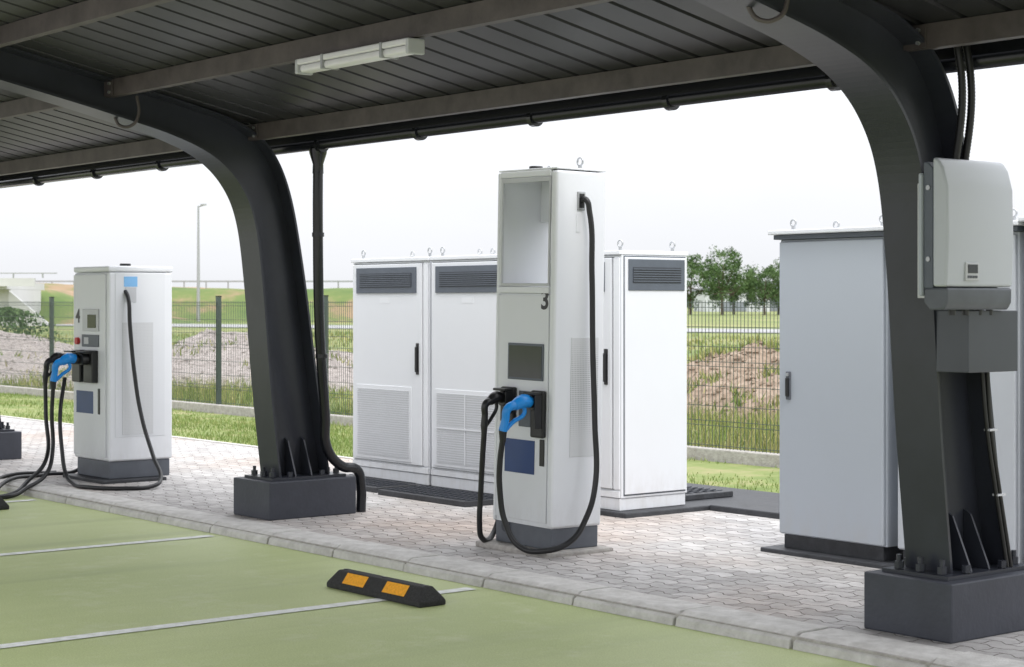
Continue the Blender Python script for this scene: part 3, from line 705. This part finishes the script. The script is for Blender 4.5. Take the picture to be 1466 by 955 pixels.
def building(l0,l1,d0,d1,h,m):
    p=empty('industrial_building',V((l0+l1)/2,(d0+d1)/2))
    vbox('walls',l0,l1,d0,d1,0,h,m,p); vbox('roof_parapet',l0-.3,l1+.3,d0-.3,d1+.3,h+.01,h+.5,'bldg',p)
    l=l0+1
    while l<l1-2:
        vbox('window',l,l+1.6,d0-.08,d0-.02,h*.55,h*.8,'screen',p); l+=3
    vbox('loading_door',l0+3,l0+7,d0-.1,d0-.03,0.1,h*.45,'bldg',p)
building(33,44,310,330,3.6,'bld'); building(46,75,330,350,5,'bldg'); building(-34,-10,420,440,5,'bld')
def tree(lat,D,h,seed,r=None):
    rnd=random.Random(seed); base=Vector(V(lat,D)); p=empty('deciduous_tree',base)
    r=r or h*.50
    tube('trunk',[base,base+Vector((rnd.uniform(-.1,.1),0,h*.3)),base+Vector((rnd.uniform(-.3,.3),rnd.uniform(-.3,.3),h*.75))],h*.022,'bark',p,radii=[1.2,.9,.35])
    cl=[]
    for k in range(9):
        a=rnd.uniform(0,6.28); rr=r*rnd.uniform(.45,.9); z=h*rnd.uniform(.38,.85)
        e=base+Vector((math.cos(a)*rr,math.sin(a)*rr,z))
        tube('limb',[base+Vector((0,0,h*rnd.uniform(.22,.5))),base.lerp(e,.6)+Vector((0,0,h*.08)),e],h*.009,'bark',p,radii=[1.2,.8,.3])
        cl.append((e,rnd.uniform(.2,.36)*r))
    for k in range(38):
        a=rnd.uniform(0,6.28); zz=rnd.uniform(.17,.98); env=math.sin(max(.05,min(1,(zz-.08)/.94))*math.pi)**.5
        rr=r*env*rnd.random()**.5
        cl.append((base+Vector((math.cos(a)*rr,math.sin(a)*rr,h*zz)),rnd.uniform(.13,.28)*r))
    v=[];f=[]
    for c,s in cl:
        for _ in range(95):
            d=Vector((rnd.gauss(0,1),rnd.gauss(0,1),rnd.gauss(0,.75)))
            d=d.normalized()*s*rnd.random()**.4; q=c+d
            u=Vector((rnd.gauss(0,1),rnd.gauss(0,1),rnd.gauss(0,1))).normalized(); w=u.cross(Vector((rnd.gauss(0,1),rnd.gauss(0,1),rnd.gauss(0,1)))).normalized()
            Lf=rnd.uniform(.10,.19)*h/8; k=len(v)
            v+=[tuple(q-u*Lf),tuple(q+w*Lf*.6),tuple(q+u*Lf),tuple(q-w*Lf*.6)]; f.append((k,k+1,k+2,k+3))
    mesh('crown',v,f,'leaf',p)
for i,(l,D,h) in enumerate(((23.2,236,7.6),(26.4,228,8.3),(29.3,240,7.2),(32.0,230,6.0),(34.6,236,6.8),(37.4,228,7.4),(41,240,7.4),(46,235,6.4),(53,242,6.8),(19.8,244,7),(15,248,6.2),(62,240,6))):
    tree(l,D,h,i+11)
def bush(lat,D,h,seed):
    rnd=random.Random(seed); base=Vector(V(lat,D)); v=[];f=[]
    for _ in range(2600):
        a=rnd.uniform(0,6.28); z=rnd.random(); rr=h*.95*math.sqrt(max(0,1-z**2))*rnd.random()**.4*(1+.35*math.sin(3*a+seed))
        q=base+Vector((math.cos(a)*rr,math.sin(a)*rr,z*h)); u=Vector((rnd.gauss(0,1),rnd.gauss(0,1),rnd.gauss(0,1))).normalized(); w=u.cross(Vector((rnd.gauss(0,1),rnd.gauss(0,1),rnd.gauss(0,1)))).normalized(); Lf=rnd.uniform(.03,.08); k=len(v)
        v+=[tuple(q-u*Lf),tuple(q+w*Lf*.6),tuple(q+u*Lf),tuple(q-w*Lf*.6)]; f.append((k,k+1,k+2,k+3))
    mesh('bush',v,f,'leaf')
bush(-13.9,50,1.45,3)
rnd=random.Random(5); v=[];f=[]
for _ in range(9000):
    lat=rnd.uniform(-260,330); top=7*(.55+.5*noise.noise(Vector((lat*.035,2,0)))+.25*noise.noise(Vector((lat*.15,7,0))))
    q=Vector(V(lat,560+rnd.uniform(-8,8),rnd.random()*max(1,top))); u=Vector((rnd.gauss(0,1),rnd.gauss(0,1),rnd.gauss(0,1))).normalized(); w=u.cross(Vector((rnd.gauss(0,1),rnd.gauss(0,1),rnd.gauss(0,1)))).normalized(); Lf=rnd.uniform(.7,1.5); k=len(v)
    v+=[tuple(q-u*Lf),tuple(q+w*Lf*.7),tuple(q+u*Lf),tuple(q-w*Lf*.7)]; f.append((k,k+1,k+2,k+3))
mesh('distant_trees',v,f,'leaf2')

# ------------------------------------------------------------ world + sun
w=bpy.data.worlds.new('World'); S.world=w; w.use_nodes=True; N=w.node_tree.nodes; L=w.node_tree.links
bg=N['Background']; bg.inputs['Strength'].default_value=.12
sk=N.new('ShaderNodeTexSky'); sk.sky_type='NISHITA'; sk.sun_disc=False
EL=math.radians(52); AZ=math.radians(-18)
sk.sun_elevation=EL; sk.sun_rotation=math.radians(90)-AZ; sk.dust_density=3; sk.air_density=1
tc=N.new('ShaderNodeTexCoord'); sp=N.new('ShaderNodeSeparateXYZ'); L.new(tc.outputs['Generated'],sp.inputs[0])
cr=N.new('ShaderNodeMapRange'); cr.inputs[1].default_value=0; cr.inputs[2].default_value=1; cr.inputs[3].default_value=8.0; cr.inputs[4].default_value=29
L.new(sp.outputs[2],cr.inputs[0])
cn=N.new('ShaderNodeTexNoise'); cn.inputs['Scale'].default_value=2.2; cn.inputs['Detail'].default_value=7
mp=N.new('ShaderNodeMapping'); mp.inputs['Scale'].default_value=(1,1,3.5); L.new(tc.outputs['Generated'],mp.inputs['Vector']); L.new(mp.outputs[0],cn.inputs['Vector'])
cm=N.new('ShaderNodeMapRange'); cm.inputs[1].default_value=.3; cm.inputs[2].default_value=.7; cm.inputs[3].default_value=.94; cm.inputs[4].default_value=1.04; L.new(cn.outputs['Fac'],cm.inputs[0])
mu=N.new('ShaderNodeMath'); mu.operation='MULTIPLY'; L.new(cr.outputs[0],mu.inputs[0]); L.new(cm.outputs[0],mu.inputs[1])
ml=N.new('ShaderNodeMix'); ml.data_type='RGBA'; ml.blend_type='MULTIPLY'; ml.inputs[0].default_value=1; ml.inputs[6].default_value=(.965,.98,1.02,1); L.new(mu.outputs[0],ml.inputs[7])
mx=N.new('ShaderNodeMix'); mx.data_type='RGBA'; mx.inputs[0].default_value=.93; L.new(sk.outputs['Color'],mx.inputs[6]); L.new(ml.outputs[2],mx.inputs[7])
L.new(mx.outputs[2],bg.inputs['Color'])
sd=bpy.data.lights.new('sun','SUN'); sd.energy=1.4; sd.angle=math.radians(14); sd.color=(1,.97,.92)
so=bpy.data.objects.new('sun',sd); COL.objects.link(so)
dirv=Vector((math.cos(EL)*math.cos(AZ),math.cos(EL)*math.sin(AZ),math.sin(EL)))
so.rotation_euler=dirv.to_track_quat('Z','Y').to_euler(); so.location=dirv*50

# ------------------------------------------------------------ camera
cd=bpy.data.cameras.new('camera'); cam=bpy.data.objects.new('camera',cd); COL.objects.link(cam)
cam.location=(0,0,1.6); cam.rotation_euler=(math.radians(90),0,math.radians(51.4))
cd.sensor_width=36; cd.lens=63.85; cd.shift_y=-.0304; cd.clip_end=6000; cd.clip_start=.1
cd.dof.use_dof=True; cd.dof.focus_distance=11.6; cd.dof.aperture_fstop=6.3
S.camera=cam
